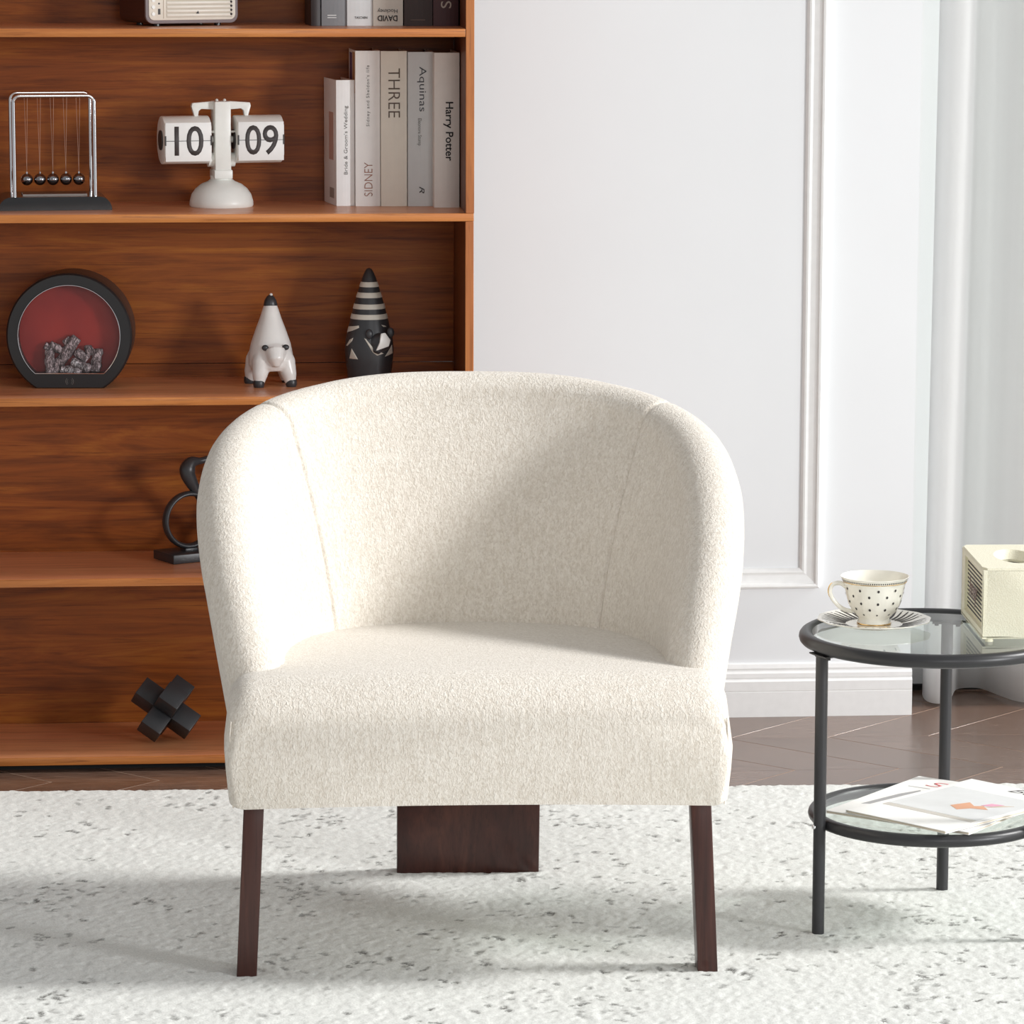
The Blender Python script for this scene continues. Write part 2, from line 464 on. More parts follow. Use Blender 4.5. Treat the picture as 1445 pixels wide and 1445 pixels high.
for k in range(2500):
    c0 = cl[rng.integers(300)]
    x, y = (c0 + rng.normal(0, .030, 2)) if k % 4 else (rng.uniform(-1.3, 1.5), rng.uniform(-1.95, 0))
    v = rng.uniform(.3, 1.0); ang = rng.uniform(0, 2 * PI)
    for q in range(rng.integers(1, 4)):
        stamp(x, y, rng.uniform(.0032, .0066), v); ang += rng.normal(0, .8); x += .006 * math.cos(ang); y += .008 * math.sin(ang)
hgt = hgt - .0016 * fleck
hgt[-1, :] = 0; hgt[0, :] = .001
XX, YY = np.meshgrid(gx, gy)
XX = XX + rng.normal(0, .0006, XX.shape); YY = YY + rng.normal(0, .0007, YY.shape)
YY[-1] += .0012; YY[-3:] += blur(rng.normal(size=(ny_, nx_)), 2)[-3:] * .0012
co = np.stack([XX, YY, hgt], -1).astype(np.float32)
me = bpy.data.meshes.new('pile')
me.vertices.add(nx_ * ny_); me.vertices.foreach_set('co', co.ravel())
idx = np.arange(nx_ * ny_, dtype=np.int32).reshape(ny_, nx_)
qd = np.stack([idx[:-1, :-1], idx[:-1, 1:], idx[1:, 1:], idx[1:, :-1]], -1).reshape(-1, 4)
me.loops.add(qd.size); me.loops.foreach_set('vertex_index', qd.ravel())
me.polygons.add(len(qd)); me.polygons.foreach_set('loop_start', np.arange(0, qd.size, 4, dtype=np.int32))
me.update(calc_edges=True); me.polygons.foreach_set('use_smooth', np.ones(len(qd), bool))
at_ = me.attributes.new('fleck', 'FLOAT', 'POINT'); at_.data.foreach_set('value', fleck.ravel())
me.materials.append(MAT['rug'])
pile = obj('pile', me, rug); pile['kind'] = 'stuff'

# ================================================================== BOOKCASE
D, TS = .295, .0141
ZB = [1.9327, 1.6127, 1.2927, .9727, .6527, .3327, .0127]        # shelf undersides, top to bottom
case = thing('bookcase', 'tall walnut brown open bookcase with five visible shelves against the white wall', 'bookcase')
XL = -1.22
sp = .0137
Zmid = .9727
for x0, x1 in ((-sp, .001), (XL, XL + sp)):
    for a, b, dx in ((0.0, Zmid, 0), (Zmid + TS, 1.9327 + TS, .0006)):
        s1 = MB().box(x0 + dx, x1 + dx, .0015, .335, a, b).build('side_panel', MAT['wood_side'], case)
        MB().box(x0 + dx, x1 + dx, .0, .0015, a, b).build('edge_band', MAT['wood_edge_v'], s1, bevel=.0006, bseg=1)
for i, z in enumerate(ZB):
    a, b = (XL + sp, -sp) if i != 3 else (XL, .0012)
    sh = MB().box(a, b, .0035, .30, z, z + TS - .0002).build('shelf', MAT['wood_shelf'], case)
    MB().box(a, b, .0, .0035, z, z + TS).build('edge_band', MAT['wood_edge'], sh, bevel=.0012, bseg=2)
# back panels butt at a visible seam above the middle shelf
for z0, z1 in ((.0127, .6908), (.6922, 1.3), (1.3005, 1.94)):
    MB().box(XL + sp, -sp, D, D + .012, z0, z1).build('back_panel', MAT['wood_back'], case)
MB().box(XL + sp, -sp, .03, .05, 0.0, .0127).build('plinth', MAT['pure_black'], case)
ZT = [z + TS for z in ZB[2:]]          # visible shelf tops: 1.3068 .9868 .6668 .3468 .0268

# ================================================================== ARMCHAIR
chair = thing('armchair', 'cream upholstered barrel armchair with dark wooden legs in the middle of the rug', 'armchair', (-.0957, -1.3806, 0), math.radians(-2.0))
TK = [0, .15, .3, .45, .6, .72, .84, .93, 1]
Rk = [(0, .585, .772), (.118, .575, .769), (.215, .54, .757), (.293, .475, .735), (.342, .385, .700), (.358, .29, .645), (.352, .195, .565), (.332, .115, .48), (.312, .06, .395)]
Ik = [(0, .465), (.075, .46), (.14, .445), (.193, .41), (.235, .34), (.258, .26), (.27, .17), (.274, .1), (.275, .06)]
Bk = [(0, .56), (.12, .55), (.22, .51), (.29, .44), (.325, .35), (.338, .26), (.343, .18), (.345, .11), (.345, .06)]
rho_k = [(0, .034), (.3, .036), (.45, .041), (.6, .046), (.72, .048), (.9, .044), (1, .040)]
def sample(keys, t):
    ext = [(-b if i == 0 else b) if False else b for i, b in enumerate([])]
    n = len(keys)
    pts = [Vector(k) if len(k) == 3 else Vector((*k, 0)) for k in keys]
    for a in range(n - 1):
        if t <= TK[a + 1] + 1e-9:
            f = (t - TK[a]) / (TK[a + 1] - TK[a])
            p1, p2 = pts[a], pts[a + 1]
            if a == 0:
                p0 = Vector((-p2.x, p2.y, p2.z)); h0 = TK[1]
            else: p0 = pts[a - 1]; h0 = TK[a] - TK[a - 1]
            h1 = TK[a + 1] - TK[a]
            if a + 2 < n: p3 = pts[a + 2]; h2 = TK[a + 2] - TK[a + 1]
            else: p3 = p2 * 2 - p1; h2 = h1
            m1 = (p2 - p0) / (h0 + h1) * h1; m2 = (p3 - p1) / (h1 + h2) * h1
            return p1 * (2 * f ** 3 - 3 * f * f + 1) + m1 * (f ** 3 - 2 * f * f + f) + p2 * (-2 * f ** 3 + 3 * f * f) + m2 * (f ** 3 - f * f)
    return pts[-1]
SEAM = .455
def section(t, sgn):
    R = sample(Rk, t); I = sample(Ik, t); B = sample(Bk, t); rho = interp(rho_k, t)
    e = .004
    T = sample(Rk, min(1, t + e)) - sample(Rk, max(0, t - e)); T.normalize()
    if t < e: T = Vector((1, 0, 0))
    plan = Vector((T.x, T.y, 0))
    n = Vector((R.x - I.x, R.y - I.y, 0)) 
    n = n - T * n.dot(T); n.normalize()
    upv = n.cross(T); upv = -upv if upv.z < 0 or (t > .8 and upv.y > 0) else upv
    I = Vector((I.x, I.y, .395)); B = Vector((B.x, B.y, .268))
    pts = []
    a0 = R - n * rho; a1 = R + n * rho
    dip = .0035 * math.exp(-((t - SEAM) / .0055) ** 2)
    for k in range(14):
        f = k / 14; p = I.lerp(a0, f); p += -n * (.014 * math.sin(PI * f) * (1 - .6 * t)) 
        pts.append(p + n * dip)
    for k in range(17):
        th = PI * k / 16
        pts.append(R - n * (rho - dip) * math.cos(th) + upv * (rho - dip) * math.sin(th))
    for k in range(1, 9):
        f = k / 8; p = a1.lerp(B, f); p += n * (.010 * math.sin(PI * f)) * (1 - t)
        pts.append(p - n * dip)
    return [Vector((sgn * p.x, p.y, p.z)) for p in pts]
def panel(ts, name):
    rows = [section(abs(t), 1 if t >= 0 else -1) for t in ts]
    return MB().grid(rows, cap0=True, cap1=True).build(name, MAT['boucle'], chair, smooth=True, angle=1.3)
def tr(a, b, n):
    ts = [a + (b - a) * i / (n - 1) for i in range(n)]
    for s_ in (-SEAM, SEAM):
        for d in (-.012, -.008, -.005, -.003, -.0015, 0, .0015, .003, .005, .008, .012):
            if min(a, b) <= s_ + d <= max(a, b): ts.append(s_ + d)
    return sorted(set(round(t, 5) for t in ts))
panel(tr(-SEAM, SEAM, 61), 'backrest')
panel(tr(SEAM, 1, 45), 'arm'); panel(tr(-1, -SEAM, 45), 'arm')
# seat: lofted front to back
def seat_section(y, dz, inset):
    hw = interp([(-.06, .3545), (.05, .3565), (.15, .353), (.3, .335), (.42, .29), (.52, .2)], y) - inset
    zb = .2585 + .0035 * max(0, 1 - abs(y) * 2)
    zt = interp([(-.06, .442), (.1, .4415), (.25, .4365), (.45, .427), (.55, .42)], y) - dz
    r, rb = min(.042, (zt - zb) * .45), .010
    pts = []
    def arc(cx, cz, r_, a0, n):
        for i in range(n + 1):
            a = a0 + PI / 2 * i / n; pts.append((cx + r_ * math.cos(a), cz + r_ * math.sin(a)))
    arc(hw - rb, zb + rb, rb, -PI / 2, 4)
    pts.append((hw + .004, (zb + zt) / 2 - .03)); pts.append((hw + .006, (zb + zt) / 2))
    arc(hw - r, zt - r, r, 0, 7)
    k = 14
    for i in range(1, k):
        f = i / k; x = (hw - r) * (1 - 2 * f); pts.append((x, zt + .006 * (1 - (2 * f - 1) ** 2)))
    arc(-hw + r, zt - r, r, PI / 2, 7)
    pts.append((-hw - .006, (zb + zt) / 2)); pts.append((-hw - .004, (zb + zt) / 2 - .03))
    arc(-hw + rb, zb + rb, rb, PI, 4)
    for i in range(1, k):                      # underside sags slightly towards the corners
        f = i / k; x = (-hw + rb) + 2 * (hw - rb) * f; pts.append((x, zb + .004 * (1 - (2 * f - 1) ** 2)))
    return [(x, y, z) for x, z in pts]
rows = []
y0, rr = -.056, .062
for k in range(11):
    th = PI / 2 * k / 10
    rows.append(seat_section(y0 + rr * (1 - math.cos(th)) + .001 * k, rr * (1 - math.sin(th)) * .9, .012 * max(0, 1 - math.sin(th) * 1.6)))
for y in (.03, .07, .12, .18, .25, .32, .38, .44, .48, .52): rows.append(seat_section(y, 0, 0))
seat = MB().grid(rows, closed_v=True, cap0=True, cap1=True).build('seat', MAT['boucle'], chair, smooth=True, angle=1.3)
for s in (-1, 1):                               # side seam piping
    pts = [(s * (.3485 + .0045 * math.sin((z_ - .262) / .15 * PI)), -.0475, z_) for z_ in (.262 + .125 * k / 12 for k in range(13))]
    MB().tube(pts, .0011, 6).build('piping', MAT['boucle'], seat, smooth=True)
def chair_leg(s):
    rows = []
    for z, x, y in ((-.0, .3325, 0), (.27, .3195, .0)):
        rows.append([(s * (x - .0145), y, z), (s * (x + .0145), y, z), (s * (x + .0145), y + .045, z), (s * (x - .0145), y + .045, z)])
    return MB().grid(rows, closed_v=True, cap0=True, cap1=True).build('leg', MAT['leg_wood'], chair, bevel=.0018)
chair_leg(1); chair_leg(-1)
rows = []
for z, y in ((0, .5955), (.27, .545)):
    rows.append([(-.104, y, z), (.1215, y, z), (.1215, y + .03, z), (-.104, y + .03, z)])
lp = MB().grid(rows, closed_v=True, cap0=True, cap1=True).build('back_leg', MAT['leg_wood'], chair, bevel=.002)
lp['label'] = 'wide dark wooden slab leg under the back'

# ================================================================== SIDE TABLE
TC = (.6064, -1.127)
table = thing('side_table', 'round black metal side table with two glass tiers right of the armchair', 'table', (*TC, 0))
R1, ZR1, R2, ZR2 = .189, .439, .1723, .1672
tr_ = MB().torus((0, 0, ZR1), R1, .0105, 96, 14).build('top_ring', MAT['black_metal'], table, smooth=True, angle=3)
lr = MB().torus((0, 0, ZR2), R2, .0095, 96, 14).build('lower_ring', MAT['black_metal'], table, smooth=True, angle=3)
def disc(R, z0, z1, name, par):
    return MB().lathe([(0, z0), (R - .001, z0), (R, z0 + .001), (R, z1 - .001), (R - .001, z1), (0, z1)], 96).build(name, MAT['glass'], par, smooth=True, angle=.5)
disc(R1 - .0085, ZR1 + .0015, ZR1 + .0065, 'glass_top', table); disc(R2 - .0075, ZR2 + .001, ZR2 + .006, 'glass_shelf', table)
for ang in (-159.3, 71.9, -43.5):
    a = math.radians(ang); x, y = math.cos(a), math.sin(a)
    lg = MB().cyl((x * .1895, y * .1895, .0), (x * .1895, y * .1895, .4265), .0092, 20).build('leg', MAT['black_metal'], table, smooth=True)
    br = MB(); 
    tx, ty = -y, x
    pts = []
    for k in range(9):
        b = a + math.radians(-7 + 14 * k / 8); pts.append((b, k))
    rows = []
    for b, k in pts:
        rows.append([(math.cos(b) * r, math.sin(b) * r, z) for r, z in ((.179, .4265), (.199, .4265), (.199, .4285), (.179, .4285))])
    bk = MB().grid(rows, closed_v=True, cap0=True, cap1=True).build('bracket', MAT['black_metal'], table)
    for db in (-5, 5):
        b = a + math.radians(db); MB().cyl((math.cos(b) * .189, math.sin(b) * .189, .4225), (math.cos(b) * .189, math.sin(b) * .189, .4266), .0034, 10).build('screw', MAT['black'], bk)
    # screw fixing the lower ring
    MB().sphere((x * .1987, y * .1987, ZR2), .0038, 12, 8).build('screw', MAT['chrome'], lg, smooth=True)

# cup and saucer
ZG = ZR1 + .0067
sau = thing('saucer', 'ivory saucer with dark radiating stripes under the dotted teacup', 'saucer', (.529, -1.066, ZG))
sp_ = [(0, .002), (.03, .002), (.034, .0005), (.04, .0005), (.06, .0045), (.078, .0095), (.0855, .0115), (.0855, .0128), (.076, .0118), (.058, .0068), (.040, .0036), (.03, .0042), (0, .0042)]
MB().lathe(sp_, 72, lobes=12, amp=.012).build('dish', MAT['porcelain'], sau, smooth=True, angle=1.2)
mb = MB()
def sau_z(r): return interp([(.040, .0036), (.058, .0068), (.076, .0118), (.0855, .0128)], r) + .0004
for k in range(44):
    a0 = 2 * PI * k / 44; rows = []
    if (k % 11) in (0,): continue
    for i in range(6):
        r = .043 + .036 * i / 5; hw = .0024 * (1 - .55 * i / 5); da = .10 * (i / 5) ** 1.5
        x, y = r * math.cos(a0 + da), r * math.sin(a0 + da); nx, ny = -math.sin(a0 + da), math.cos(a0 + da)
        rows.append([(x - nx * hw, y - ny * hw, sau_z(r)), (x + nx * hw, y + ny * hw, sau_z(r))])
    mb.grid(rows)
mb.build('stripe_print', MAT['ink'], sau)

cup = thing('teacup', 'ivory porcelain teacup with black dots and gold handle on the saucer', 'cup', (.529, -1.066, ZG + .0044))
outer = [(.0, .0), (.0245, .0), (.0255, .003), (.0232, .0068), (.024, .0095), (.033, .0165), (.0395, .027), (.0432, .039), (.0455, .05), (.0485, .0585), (.0522, .0635)]
inner = [(.0512, .0638), (.0472, .058), (.044, .05), (.0415, .039), (.0378, .027), (.031, .0175), (.02, .0125), (0, .0115)]
MB().lathe(outer + inner, 64, lobes=8, amp=.008).build('bowl', MAT['porcelain'], cup, smooth=True, angle=1.2)
def cup_r(z):
    for (r0, z0), (r1, z1) in zip(outer[1:], outer[2:]):
        if z0 <= z <= z1 and z1 > z0: return r0 + (r1 - r0) * (z - z0) / (z1 - z0)
    return outer[-1][0]
mb = MB()
for j, z in enumerate((.0155, .0230, .0315, .0405, .0490)):
    nn = 10
    for k in range(nn):
        a = 2 * PI * (k + .5 * (j % 2)) / nn + .2; dr = .0019 if z > .02 else .0013
        ring = []
        for q in range(8):
            zz = z + dr * math.sin(2 * PI * q / 8); rr_ = cup_r(zz) * (1 + .008 * math.cos(8 * a)) + .0005; aa = a + dr / rr_ * math.cos(2 * PI * q / 8)
            ring.append((rr_ * math.cos(aa), rr_ * math.sin(aa), zz))
        mb.add(ring, [tuple(range(8))])
mb.build('dot_print', MAT['ink'], cup)
mb = MB()
for k in range(96):
    a = 2 * PI * k / 96; z = .0592; r = cup_r(z) + .0006
    b = a + .028
    mb.add([(r * math.cos(a), r * math.sin(a), z - .0009), (r * math.cos(b), r * math.sin(b), z - .0009), ((r + .0006) * math.cos(b), (r + .0006) * math.sin(b), z + .0011), ((r + .0006) * math.cos(a), (r + .0006) * math.sin(a), z + .0011)], [(0, 1, 2, 3)])
mb.build('rim_band', MAT['ink'], cup)
MB().torus((0, 0, .0570), cup_r(.0570) + .0002, .0005, 64, 6).build('gold_line', MAT['gold'], cup, smooth=True)
MB().torus((0, 0, .0012), .0252, .0009, 64, 6).build('gold_foot', MAT['gold'], cup, smooth=True)
hp = spline([(-.0445, 0, .050), (-.053, 0, .055), (-.064, 0, .054), (-.069, 0, .046), (-.066, 0, .036), (-.057, 0, .026), (-.046, 0, .0195), (-.034, 0, .017)], 26)
hm = MB().tube(hp, [.0030] * 26, 10).build('handle', MAT['porcelain'], cup, smooth=True, angle=3)
MB().tube([(p.x - .0022, p.y, p.z + .0006) for p in hp[7:15]], .0016, 8).build('gold_accent', MAT['gold'], hm, smooth=True)
for o in cup.children:
    pass
cup.rotation_euler = (0, 0, math.radians(4)); cup.scale = (1, 1, 1.15)

# tissue box
tb = thing('tissue_box', 'cream pebbled leather tissue box with perforated side on the glass table', 'tissue box', (.666, -1.209, ZG), math.radians(-2.8))
BW, BD, BH, z0 = .125, .213, .1065, .0055
poly = []
body = MB()
# walls and floor, open slot in the top
body.box(0, BW, 0, BD, z0, z0 + .004)
body.box(0, BW, 0, .005, z0 + .004, z0 + BH - .004); body.box(0, BW, BD - .005, BD, z0 + .004, z0 + BH - .004)
body.box(BW - .005, BW, .005, BD - .005, z0 + .004, z0 + BH - .004)
bo = body.build('body', MAT['cream_leather'], tb, bevel=.0012)
# top plate with oval opening
cx, cy, ax, ay = BW / 2, BD / 2, .030, .062
outer_, inner_, low = [], [], []
for k in range(64):
    a = 2 * PI * k / 64; ca, sa = math.cos(a), math.sin(a)
    t = min(BW / 2 / abs(ca) if abs(ca) > 1e-6 else 9, BD / 2 / abs(sa) if abs(sa) > 1e-6 else 9)
    outer_.append((cx + ca * t, cy + sa * t)); inner_.append((cx + ax * ca, cy + ay * sa)); low.append((cx + ax * .72 * ca, cy + ay * .72 * sa))
zt = z0 + BH
rows = [[(x, y, zt - .004) for x, y in outer_], [(x, y, zt) for x, y in outer_], [(x, y, zt) for x, y in inner_], [(x, y, zt - .012) for x, y in low], [(x, y, zt - .016) for x, y in low]]
MB().grid(rows, closed_v=True).build('lid', MAT['cream_leather'], tb, smooth=True, angle=.6)
# perforated side panel, framed
sd = MB().box(.0045, .006, .005, BD - .005, z0 + .004, zt - .004).build('side_panel', plain('perforated_side_cream', (236, 230, 204), .5), tb)
fr = MB()
fr.box(0, .006, 0, BD, zt - .011, zt - .003); fr.box(0, .006, 0, BD, z0, z0 + .012); fr.box(0, .006, 0, .012, z0 + .012, zt - .011); fr.box(0, .006, BD - .03, BD, z0 + .012, zt - .011)
fr.build('side_frame', MAT['cream_leather'], tb)
mb = MB()
for i in range(13):
    z = z0 + .018 + i * .0062
    for k in range(24):
        y = .018 + k * .0068
        mb.box(.0040, .0046, y, y + .0048, z, z + .0024)
mb.build('perforation', MAT['ink'], tb)
Mt = Matrix.Translation((-.0012, .088, z0 + .055)) @ Matrix.Rotation(-PI / 2, 4, 'Z') @ FRONT
lt = text('hney', .075, .040, Mt, plain('bronze_script', (110, 78, 66), .4), tb, 'script_emblem', shear=.25, bold=.025)
for x, y in ((.012, .012), (BW - .012, .012), (.012, BD - .012), (BW - .012, BD - .012)):
    MB().cyl((x, y, 0), (x, y, z0 + .001), .006, 12).build('foot', MAT['cream_leather'], tb, smooth=True)

# magazines on the lower tier
ZL = ZR2 + .0061
def magazine(name, label, corner, u, w_, h_, z, lift, group):
    """corner = lower left corner; u = reading direction"""
    th = math.atan2(u[1], u[0])
    t = thing(name, label, 'magazine', (corner[0], corner[1], z), th, group)
    n = 14; rows = []
    for k in range(n + 1):
        x = w_ * k / n; rows.append([(x, y, zz) for y, zz in ((0, 0), (h_, 0))])
    pg = MB().box(.0008, w_ - .0008, .0008, h_ - .0008, .0004, .0034).build('pages', MAT['page_edge'], t)
    cv = MB().box(0, w_, 0, h_, .0034, .0042)
    cv.box(0, w_, 0, h_, 0, .0005); cv.box(-.0006, .0002, 0, h_, 0, .0042)
    cv.build('cover', MAT['paper'], t)
    return t
def flatM(x, y, z, roll=0): return Matrix.Translation((x, y, z)) @ Matrix.Rotation(roll, 4, 'Z')
m1 = magazine('magazine', 'white magazine with coral title lying underneath on the lower glass tier', (.4466, -1.1489), (.770, -.638), .2415, .286, ZR2 + .0096, 0, 'magazines on the side table')
text('SI', .046, .030, flatM(.062, .247, .0043), MAT['red_ink'], m1, 'title', shear=.2, bold=-.012)
def patch(par, pts, z, mat, name):
    return MB().add([(x, y, z) for x, y in pts] + [(x, y, z + .0002) for x, y in pts], [tuple(range(len(pts))), tuple(range(len(pts), 2 * len(pts)))] + [(i, (i + 1) % len(pts), (i + 1) % len(pts) + len(pts), i + len(pts)) for i in range(len(pts))]).build(name, mat, par)
GREY = plain('grey_print', (168, 166, 168), .5); LGREY = plain('pale_grey_print', (226, 227, 228), .5); BEIGE = plain('taupe_print', (206, 200, 192), .5)
ORANGE = plain('apricot_print', (226, 168, 134), .5); PINK = plain('pink_print', (236, 170, 196), .5); SAND = plain('sand_print', (222, 200, 176), .5)
patch(m1, [(.02, .07), (.06, .09), (.07, .17), (.05, .20), (.035, .16)], .0043, GREY, 'cover_picture')
patch(m1, [(.05, .17), (.075, .15), (.085, .19), (.07, .21)], .0043, BEIGE, 'cover_picture')
patch(m1, [(.02, .215), (.11, .215), (.11, .217), (.02, .217)], .0043, GREY, 'cover_line')
m2 = magazine('magazine', 'white magazine with flower picture on its cover lying on top', (.4729, -1.1705), (.643, -.766), .19, .30, ZR2 + .0096 + .0055, 0, 'magazines on the side table')
text('Beau', .088, .024, flatM(.137, .282, .0043), MAT['digit'], m2, 'title', shear=.35, bold=-.015)
patch(m2, [(.012, .085), (.182, .085), (.182, .240), (.012, .240)], .0043, LGREY, 'cover_picture')
patch(m2, [(.012, .070), (.182, .070), (.182, .083), (.012, .083)], .0043, BEIGE, 'cover_band')
patch(m2, [(.09, .135), (.115, .12), (.125, .14), (.15, .15), (.13, .165), (.12, .155), (.10, .17)], .0046, ORANGE, 'flower_print')
patch(m2, [(.125, .165), (.14, .17), (.15, .19), (.13, .185)], .0048, PINK, 'flower_print')
patch(m2, [(.135, .155), (.165, .195), (.15, .185)], .0047, SAND, 'flower_print')
for o_, dz in ((m1, 0), (m2, 0)): pass

# ================================================================== BOOKS
def book(label, X, Y, Z, wd, ht, dp, rot, cmat, group, texts=(), cover=None, bars=()):
    t = thing('book', label, 'book', (X, Y, Z), math.radians(rot), group)
    c = MB()
    n = 6; th = .0022
    # slightly rounded spine + two boards
    sp = [(wd * k / n, -.0022 * math.sin(PI * k / n)) for k in range(n + 1)]
    pts = sp + [(wd, dp), (wd - th, dp), (wd - th, .004), (th, .004), (th, dp), (0, dp)]
    m_ = len(pts)
    c.add([(x, y, 0) for x, y in pts] + [(x, y, ht) for x, y in pts],
          [(i, (i + 1) % m_, (i + 1) % m_ + m_, i + m_) for i in range(m_)])
    k0 = len(sp)
    def cap(off, rev):
        a = [list(range(0, k0)) + [k0 + 2, k0 + 3]]
        # spine strip, left board, right board
        f1 = list(range(0, k0)) + [k0 + 2, k0 + 3]
        fs = [[i + off for i in f1], [k0 - 1 + off, k0 + off, k0 + 1 + off, k0 + 2 + off], [0 + off, k0 + 3 + off, k0 + 4 + off, k0 + 5 + off]]
        return [tuple(f[::-1]) if rev else tuple(f) for f in fs]
    c.f += cap(0, True) + cap(m_, False)
    c.build('cover', cmat, t)
    MB().box(th, wd - th, .004, dp - .004, .003, ht - .004).build('pages', MAT['page_edge'], t)
    for (body, w_, h_, x, z, roll, mt, kw) in texts:
        text(body, w_, h_, front(x, -.0026, z, roll), mt, t, 'lettering', **kw)
    for (xa, xb, za, zb, mt) in bars:
        MB().box(xa, xb, -.0027, -.0018, za, zb).build('spine_print', mt, t)
    if cover:
        for (y0_, y1_, z0_, z1_, mt) in cover:
            MB().box(-.0003, .0001, y0_, y1_, z0_, z1_).build('cover_print', mt, t)
    return t
def cv(name, rgb, r=.5): return plain(name, rgb, r)
CCW, CW_ = PI / 2, -PI / 2
g = 'books standing on the second shelf'
z = ZT[1]
DARK = MAT['ink']; BROWNI = plain('brown_ink', (164, 116, 96), .6); GREYI = plain('grey_ink', (120, 116, 112), .6)
book("small white book titled Bride & Groom's Wedding at the left end of the row", -.2315, .172, z, .033, .2235, .112, 9, cv('white_cover', (242, 241, 240)), g,
     [("Bride & Groom's Wedding", .122, .0085, .0175, .117, CCW, GREYI, {})],
     [(.025, .065, .08, .165, plain('rose_print', (206, 168, 156), .5)), (.02, .06, .012, .03, plain('dust_print', (170, 160, 154), .5))])
book('pale grey book with rust coloured capitals low on the spine', -.1975, .165, z, .0438, .2755, .12, 3, cv('pale_grey_cover', (236, 233, 230)), g,
     [("Sidney and Sheldon's life", .108, .0075, .0225, .196, CCW, GREYI, {'spacing': 1.25}), ('SIDNEY', .060, .0145, .0225, .048, CCW, BROWNI, {'bold': -.012})],
     [(.01, .05, .20, .272, plain('gold_print', (190, 150, 110), .5)), (.06, .10, .215, .27, plain('violet_print', (92, 70, 120), .5))])
book('beige book with THREE lettered down the spine', -.1525, .163, z, .0465, .2750, .118, 3, cv('beige_cover', (232, 225, 212)), g,
     [('THREE', .087, .0205, .0235, .2010, CW_, plain('taupe_ink', (104, 92, 82), .6), {'bold': -.01})])
book('blue grey book with slate title between the beige and taupe books', -.1045, .161, z, .0440, .2735, .118, 2.5, cv('blue_grey_cover', (205, 207, 207)), g,
     [('Aquinas', .079, .0165, .0245, .2080, CW_, plain('slate_ink', (70, 76, 82), .6), {'bold': -.006}), ('Eleonore Stump', .048, .0085, .0200, .132, CW_, GREYI, {}), ('R', .012, .009, .0245, .029, CW_, DARK, {'shear': .3})])
book('taupe grey book with gothic black title at the right end of the row', -.0596, .128, z, .0445, .2735, .15, 1.5, cv('warm_grey_cover', (226, 218, 211)), g,
     [('Harry Potter', .104, .0175, .0245, .1350, CW_, MAT['black'], {'bold': .012})])
g = 'books standing on the top shelf in view'
z = ZT[0]
book('thin near black book at the left end of the top row', -.2760, .150, z, .0165, .27, .11, 4, cv('near_black_cover', (54, 46, 46)), g)
book('charcoal grey book with two tiny white lines on its spine', -.2575, .150, z, .0445, .28, .12, 3, cv('charcoal_cover', (136, 137, 140)), g,
     bars=[(.010, .026, .0178, .0192, MAT['white_card']), (.010, .026, .0138, .0150, MAT['white_card'])])
book('pale silver book with small black capitals at its foot on the top row', -.2125, .148, z, .0450, .285, .12, 3, cv('silver_cover', (230, 232, 232)), g,
     [('TASCHEN', .0225, .0040, .0245, .0145, 0, DARK, {'bold': .005})])
book('stone grey book with bold lettering upside down on its spine', -.1668, .146, z, .0530, .285, .12, 2.5, cv('stone_cover', (214, 206, 194)), g,
     [('DAVID', .0350, .0100, .0255, .0135, PI, MAT['black'], {'bold': .02}), ('Hockney', .0350, .0088, .0255, .0270, PI, DARK, {})])
book('dark brown book with faint brown letters near its foot', -.1118, .144, z, .0500, .29, .13, 2, cv('dark_brown_cover', (60, 46, 44), .6), g,
     bars=[(.011, .037, .0095, .0118, plain('faded_bronze', (92, 74, 66), .6))])
book('maroon black book with a large beige S at the right end of the top row', -.0605, .142, z, .0445, .285, .13, 1.5, cv('maroon_cover', (70, 38, 40), .6), g,
     [('S', .0125, .0185, .0225, .0375, CCW, plain('beige_foil', (176, 160, 146), .5), {})])

# ================================================================== RADIO
rad = thing('radio', 'cream fronted retro radio with brown case on the top shelf', 'radio', (-.567, .118, ZT[0]), math.radians(23))
RW, RH, RD = .176, .125, .118
MB().prism(rrect(0, RW, .0045, RH, .014), .004, RD).build('case', plain('brown_case', (72, 40, 34), .45), rad, smooth=True, angle=.6)
MB().prism(rrect(0, RW, .0045, RH, .014), -.002, .004).build('bezel', plain('grey_bezel', (140, 130, 132), .4), rad, bevel=.0012, angle=.6)
fp = MB().prism(rrect(.0055, RW - .0055, .0105, RH - .006, .010), -.0036, -.0018).build('front_panel', plain('cream_panel', (240, 234, 220), .45), rad, bevel=.0006, angle=.6)
MB().box(.0325, .0335, -.0042, -.0036, .0135, RH - .012).build('divider', plain('tan_line', (196, 180, 160), .5), fp)
for zz in (.0215, .0335, .0455):
    MB().cyl((.0135, -.0052, zz), (.0135, -.0034, zz), .0032, 16).build('button', MAT['white_plastic'], fp, smooth=True)
MB().box(.0225, .0270, -.0040, -.0034, .0205, .0305).build('port', MAT['ink'], fp)
MB().cyl((.0245, -.0040, .0395), (.0245, -.0034, .0395), .0017, 12).build('port', MAT['ink'], fp)
SL = plain('speaker_slot', (212, 203, 188), .6)
for i in range(12):
    zz = .0170 + i * .0072
    if zz > RH - .02: break
    MB().box(.0390, .1620, -.0050, -.0035, zz, zz + .0042).build('grille_bar', plain('cream_bar', (244, 239, 227), .4), fp, bevel=.0006)
    MB().sphere((.1620, -.0048, zz + .003), .0022, 10, 6).build('grille_stud', MAT['ink'], fp, smooth=True)
MB().box(.0380, .1640, -.0038, -.0035, .0145, RH - .014).build('grille_recess', SL, fp)
MB().prism([(.0955, .0215), (.1000, .0215), (.0978, .0265)], -.0060, -.0040).build('pointer', MAT['ink'], fp)
